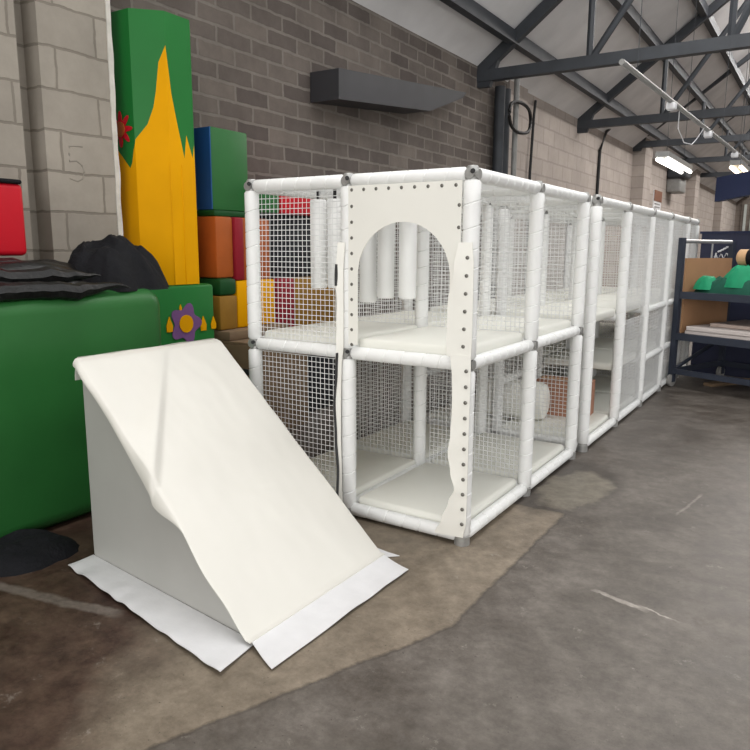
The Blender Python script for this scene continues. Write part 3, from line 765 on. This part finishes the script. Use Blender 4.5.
block((-3.2, 1.64, 1.31), (-2.78, 2.5, 1.893), 'slate', 'dark slate soft block under the long red one')
block((-3.2, 1.71, .82), (-2.72, 1.94, 1.308), 'maroon', 'dark red soft block low behind the upper left net')
block((-3.2, 1.95, .82), (-2.72, 2.75, 1.308), 'olive', 'tan yellow soft block beneath the dark slate block')
block((-3.2, 1.7, 0), (-2.6, 2.8, .818), 'slate', 'black soft block on the floor behind the lower net')
# cardboard carton under the slab
t = root('storage_carton', (-2.8, 1.2, 0), 'large brown carton under the wooden slab by ramp top', 'box')
MB().rbox((-3.1, .93, 0), (-2.35, 1.66, .80), .008, 1).build('carton', M['wood'], t, False)
MB().box((-3.1, .93, .80), (-2.35, 1.66, .818)).build('lid', M['wood'], t, False)
for k, (z, lab) in enumerate(((.795, 'pointed black strap, upper of two at the left post'), (.69, 'pointed black strap, lower of two at the left post'))):
    b = MB()
    b.add([(-1.512, .02, z + .012), (-1.66, -.02, z + .03), (-1.75, -.03, z + .004), (-1.66, -.02, z - .03), (-1.512, .02, z - .015),
           (-1.512, .035, z + .012), (-1.66, .0, z + .03), (-1.75, -.02, z + .004), (-1.66, .0, z - .03), (-1.512, .035, z - .015)],
          [(0, 1, 2, 3, 4), (9, 8, 7, 6, 5), (0, 5, 6, 1), (1, 6, 7, 2), (2, 7, 8, 3), (3, 8, 9, 4), (4, 9, 5, 0)])
    tag(b.build('velcro_strap', M['black'], smooth=False), lab, 'strap', 'black straps on the left post')
# clutter by the pale wall, seen through the far frame
t = root('wooden_crate', (-2.9, 6.9, 0), 'low wooden crate by the pale wall behind far frame', 'crate')
for k in range(5): MB().box((-3.2, 6.2, .0 + k * .17), (-2.5, 7.5, .14 + k * .17)).build('board', M['wood'], t, False)
tag(heap('tool_bag', (-2.85, 6.9, .82), .3, .5, .3, M['cloth'], 2.2, fs=4, flat=.5, n=30), 'dark bag lying on the low wooden crate', 'bag')

# ------------------------------------------------------------------ rack trolley
rr0 = Vector((.105, 5.457, 0)); rd = Vector((.918, -.395, 0)).normalized(); rbk = Vector((.395, .918, 0)).normalized()
RL, RD = 1.9, 1.05
def rk(u, v, z): p = rr0 + rd * u + rbk * v; return Vector((p.x, p.y, z))
def rbx(mb, u0, u1, v0, v1, za, zb):
    vs = [rk(u, v, z) for z in (za, zb) for (u, v) in ((u0, v0), (u1, v0), (u1, v1), (u0, v1))]
    return mb.add(vs, [(0, 3, 2, 1), (4, 5, 6, 7), (0, 1, 5, 4), (1, 2, 6, 5), (2, 3, 7, 6), (3, 0, 4, 7)])
t = root('rack_trolley', rk(RL / 2, RD / 2, 0), 'blue grey steel shelf trolley on castors beside the far frame', 'trolley')
for (u, v) in ((0, 0), (RL, 0), (0, RD), (RL, RD)):
    rbx(MB(), u - .03, u + .03, v - .03, v + .03, .155, 1.73 if v == 0 else 1.70).build('post', M['rackm'], t, False)
    w = MB(); c = rk(u, v, .065); c = rk(u, v, .077); w.prof(c - rd * .025, c + rd * .025, [(0, .05), (.008, .075), (.042, .075), (.05, .05)], 18)
    cs = w.build('castor', M['castor'], t)
    MB().cyl(c - rd * .032, c + rd * .032, .018, 10).build('axle', M['alu'], cs)
    f = MB(); rbx(f, u - .035, u - .027, v - .03, v + .03, .06, .157); rbx(f, u + .027, u + .035, v - .03, v + .03, .06, .157); rbx(f, u - .035, u + .035, v - .03, v + .03, .147, .157)
    f.build('fork', M['rackm'], cs, False)
for z in (.19, .60, 1.08):
    b = MB(); h = .03 if z < .3 else .04
    for v in (0, RD): rbx(b, 0, RL, v - .022, v + .022, z - h, z + h)
    for u in (0, RL): rbx(b, u - .022, u + .022, 0, RD, z - h, z + h)
    b.build('shelf_frame', M['rackm'], t, False)
    if z > .3: rbx(MB(), .02, RL - .02, .02, RD - .02, z + .02, z + .034).build('shelf_board', M['rackm'], t, False)
a = rk(.0, 0, .32); b = rk(0, RD, .2)
MB().cyl(rk(0, .02, .20), rk(.0, RD - .02, .52), .022, 8).build('brace', M['rackm'], t)
MB().cyl(rk(0, .02, 1.69), rk(0, RD - .02, 1.69), .022, 8).build('top_bar', M['alu'], t)
MB().cyl(rk(0, .62, 1.69), rk(0, .62, 1.12), .010, 8).build('upright_rod', M['alu'], t)

# goods on the rack
q = MB(); rbx(q, .025, .045, .04, 1.0, 1.116, 1.50)
tag(q.build('cardboard_sheet', M['card'], smooth=False), 'brown cardboard sheet standing at the end of upper shelf', 'cardboard')
c = rk(.30, .02, 1.116)
def rheap(u, v, z, ru, rv, h, m, seed, lab, name='folded_fabric', cat='fabric', **k):
    c = rk(u, v, z); return tag(heap(name, c, ru, rv, h, M[m], seed, rot=math.atan2(rd.y, rd.x), **k), lab, cat)
rheap(.60, .19, 1.116, .47, .14, .24, 'gfab2', 6.1, 'long deep green fabric heap on the upper trolley shelf', fs=4, flat=.4, n=60, ridge=.35)
rheap(.23, .18, 1.15, .15, .10, .20, 'gfab', 4.3, 'small emerald fabric fold at the end nearest the cardboard sheet', fs=4, flat=.3, n=36, ridge=.3)
rheap(.66, .20, 1.19, .28, .14, .26, 'gfab', 9.2, 'bright emerald fabric draped over the middle of green heap', fs=4, flat=.3, n=44, ridge=.35)
p = MB(); rbx(p, .025, .045, .05, 1.0, .64, 1.03)
tag(p.build('cardboard_divider', M['card'], smooth=False), 'upright brown cardboard sheet at the end of lower shelf', 'cardboard')
for k, (u0, u1, v0, v1, za, zb, m, lab) in enumerate(((.10, 1.85, .03, .96, .636, .676, 'board', 'off white board at the bottom of the shelf stack'),
        (.12, 1.84, .02, .96, .678, .728, 'board', 'off white board lying second on the lower shelf'),
        (.30, 1.82, .2, .96, .730, .77, 'board2', 'pinkish board on top of the shelf stack'))):
    q = MB(); rbx(q, u0, u1, v0, v1, za, zb)
    o = tag(q.build('flat_board', M[m], smooth=False), lab, 'board', 'boards stacked on the lower shelf'); bvm = o.modifiers.new('b', 'BEVEL'); bvm.width = .008; bvm.segments = 2
pr = root('wrapped_parcel', rk(.7, .34, 1.45), 'round tan parcel with dark band resting on green fabric', 'parcel')
c = rk(.64, .32, 1.515)
MB().prof(c - rd * .14, c + rd * .3, [(0, .065), (.02, .09), (.42, .09), (.44, .065)], 18).build('roll', M['tan'], pr)
MB().prof(c + rd * -.02, c + rd * .05, [(0, .093), (.07, .093)], 18).build('band', M['cloth'], pr)
q = MB(); q.prism([(.42, 5.75), (.52, 5.70), (1.0, 6.42), (.90, 6.47)], 'z', .0, .035)
tag(q.build('plank', M['wood'], smooth=False), 'light wooden plank lying on the floor under trolley', 'plank')
q = root('storage_bin', (.9, 6.0, 0), 'dark plastic bin standing under the trolley', 'bin')
MB().rbox((.95, 5.55, .001), (1.5, 5.95, .12), .03).build('tub', M['slate'], q)

# navy crate behind rack, with white emblem
nv = root('display_crate', (.7, 7.2, 0), 'tall navy box with white swoosh emblem behind the trolley', 'box')
n0_ = Vector((.12, 6.75, 0)); nd = Vector((.975, -.22, 0)).normalized(); nb = Vector((.22, .975, 0))
def nk(u, v, z): p = n0_ + nd * u + nb * v; return Vector((p.x, p.y, z))
def nbx(mb, u0, u1, v0, v1, za, zb):
    vs = [nk(u, v, z) for z in (za, zb) for (u, v) in ((u0, v0), (u1, v0), (u1, v1), (u0, v1))]
    return mb.add(vs, [(0, 3, 2, 1), (4, 5, 6, 7), (0, 1, 5, 4), (1, 2, 6, 5), (2, 3, 7, 6), (3, 0, 4, 7)])
nbx(MB(), 0, 2.2, 0, .5, 0, 1.80).build('carcass', M['navy'], nv, False)
nbx(MB(), -.02, 2.22, -.012, .5, 1.80, 1.83).build('lid', M['navy2'], nv, False)
em = MB()
em.path([nk(.22 + .15 * k / 10, -.006, 1.57 + .07 * sin(k / 10 * 1.4) ** 1.5 + .008 * (k % 2)) for k in range(11)], .012, 5)
em.path([nk(.18 + .013 * k, -.006, 1.505 + .03 * sin(k * 1.25) + .002 * k) for k in range(17)], .007, 5)
em.path([nk(.185, -.006, 1.46), nk(.20, -.006, 1.56)], .010, 5)
em.build('emblem', M['white'], nv)

# ------------------------------------------------------------------ light
def area(name, loc, sx, sy, power, rot, col=(1, 1, 1)):
    l = bpy.data.lights.new(name, 'AREA'); l.shape = 'RECTANGLE'; l.size = sx; l.size_y = sy; l.energy = power; l.color = col
    o = bpy.data.objects.new(name, l); o.location = loc; o.rotation_euler = rot; COL.objects.link(o); return o
area('skylight_left_slope', (.1, 1.2, 6.9), 2.4, 12, 420, (0, R(-20), 0), (1, .98, .95))
area('skylight_right_slope', (5.9, 1.2, 6.9), 2.4, 12, 200, (0, R(35), 0), (.96, .98, 1))
area('rear_fill_light', (3.2, -8.8, 2.6), 6.5, 4.5, 330, (R(90), 0, 0), (1, .98, .95))  # added fill lamp behind the camera, brightens camera-facing sides; no door is built
area('far_end_fill_light', (.6, 37, 7.2), 2.4, 9, 1500, (0, R(-10), 0), (1, .97, .93))  # extra lamp added under the closed roof to brighten the far end
area('skylight_far', (.6, 20, 7.2), 2.4, 20, 3000, (0, R(-10), 0), (1, .96, .92))
w = bpy.data.worlds.new('overcast'); S.world = w; w.use_nodes = True
w.node_tree.nodes['Background'].inputs[0].default_value = (1, .99, .97, 1); w.node_tree.nodes['Background'].inputs[1].default_value = 1.1

# ------------------------------------------------------------------ camera
yaw, pit, rol = .568, .177, .006
f = Vector((-sin(yaw) * cos(pit), cos(yaw) * cos(pit), -sin(pit))); r_ = Vector((cos(yaw), sin(yaw), 0)); u_ = r_.cross(f)
r2 = r_ * cos(rol) + u_ * sin(rol); u2 = -r_ * sin(rol) + u_ * cos(rol)
cam = bpy.data.cameras.new('camera'); co = bpy.data.objects.new('camera', cam); COL.objects.link(co)
co.matrix_world = Matrix(((r2.x, u2.x, -f.x, 1.539), (r2.y, u2.y, -f.y, -3.306), (r2.z, u2.z, -f.z, 1.587), (0, 0, 0, 1)))
cam.sensor_width = 36; cam.lens = 36 * 701.0 / 750; cam.shift_y = -1 / 750; cam.clip_end = 200
S.camera = co
S.view_settings.view_transform = 'Standard'; S.view_settings.look = 'None'; S.view_settings.exposure = 0; S.view_settings.gamma = 1
S.view_settings.use_curve_mapping = False
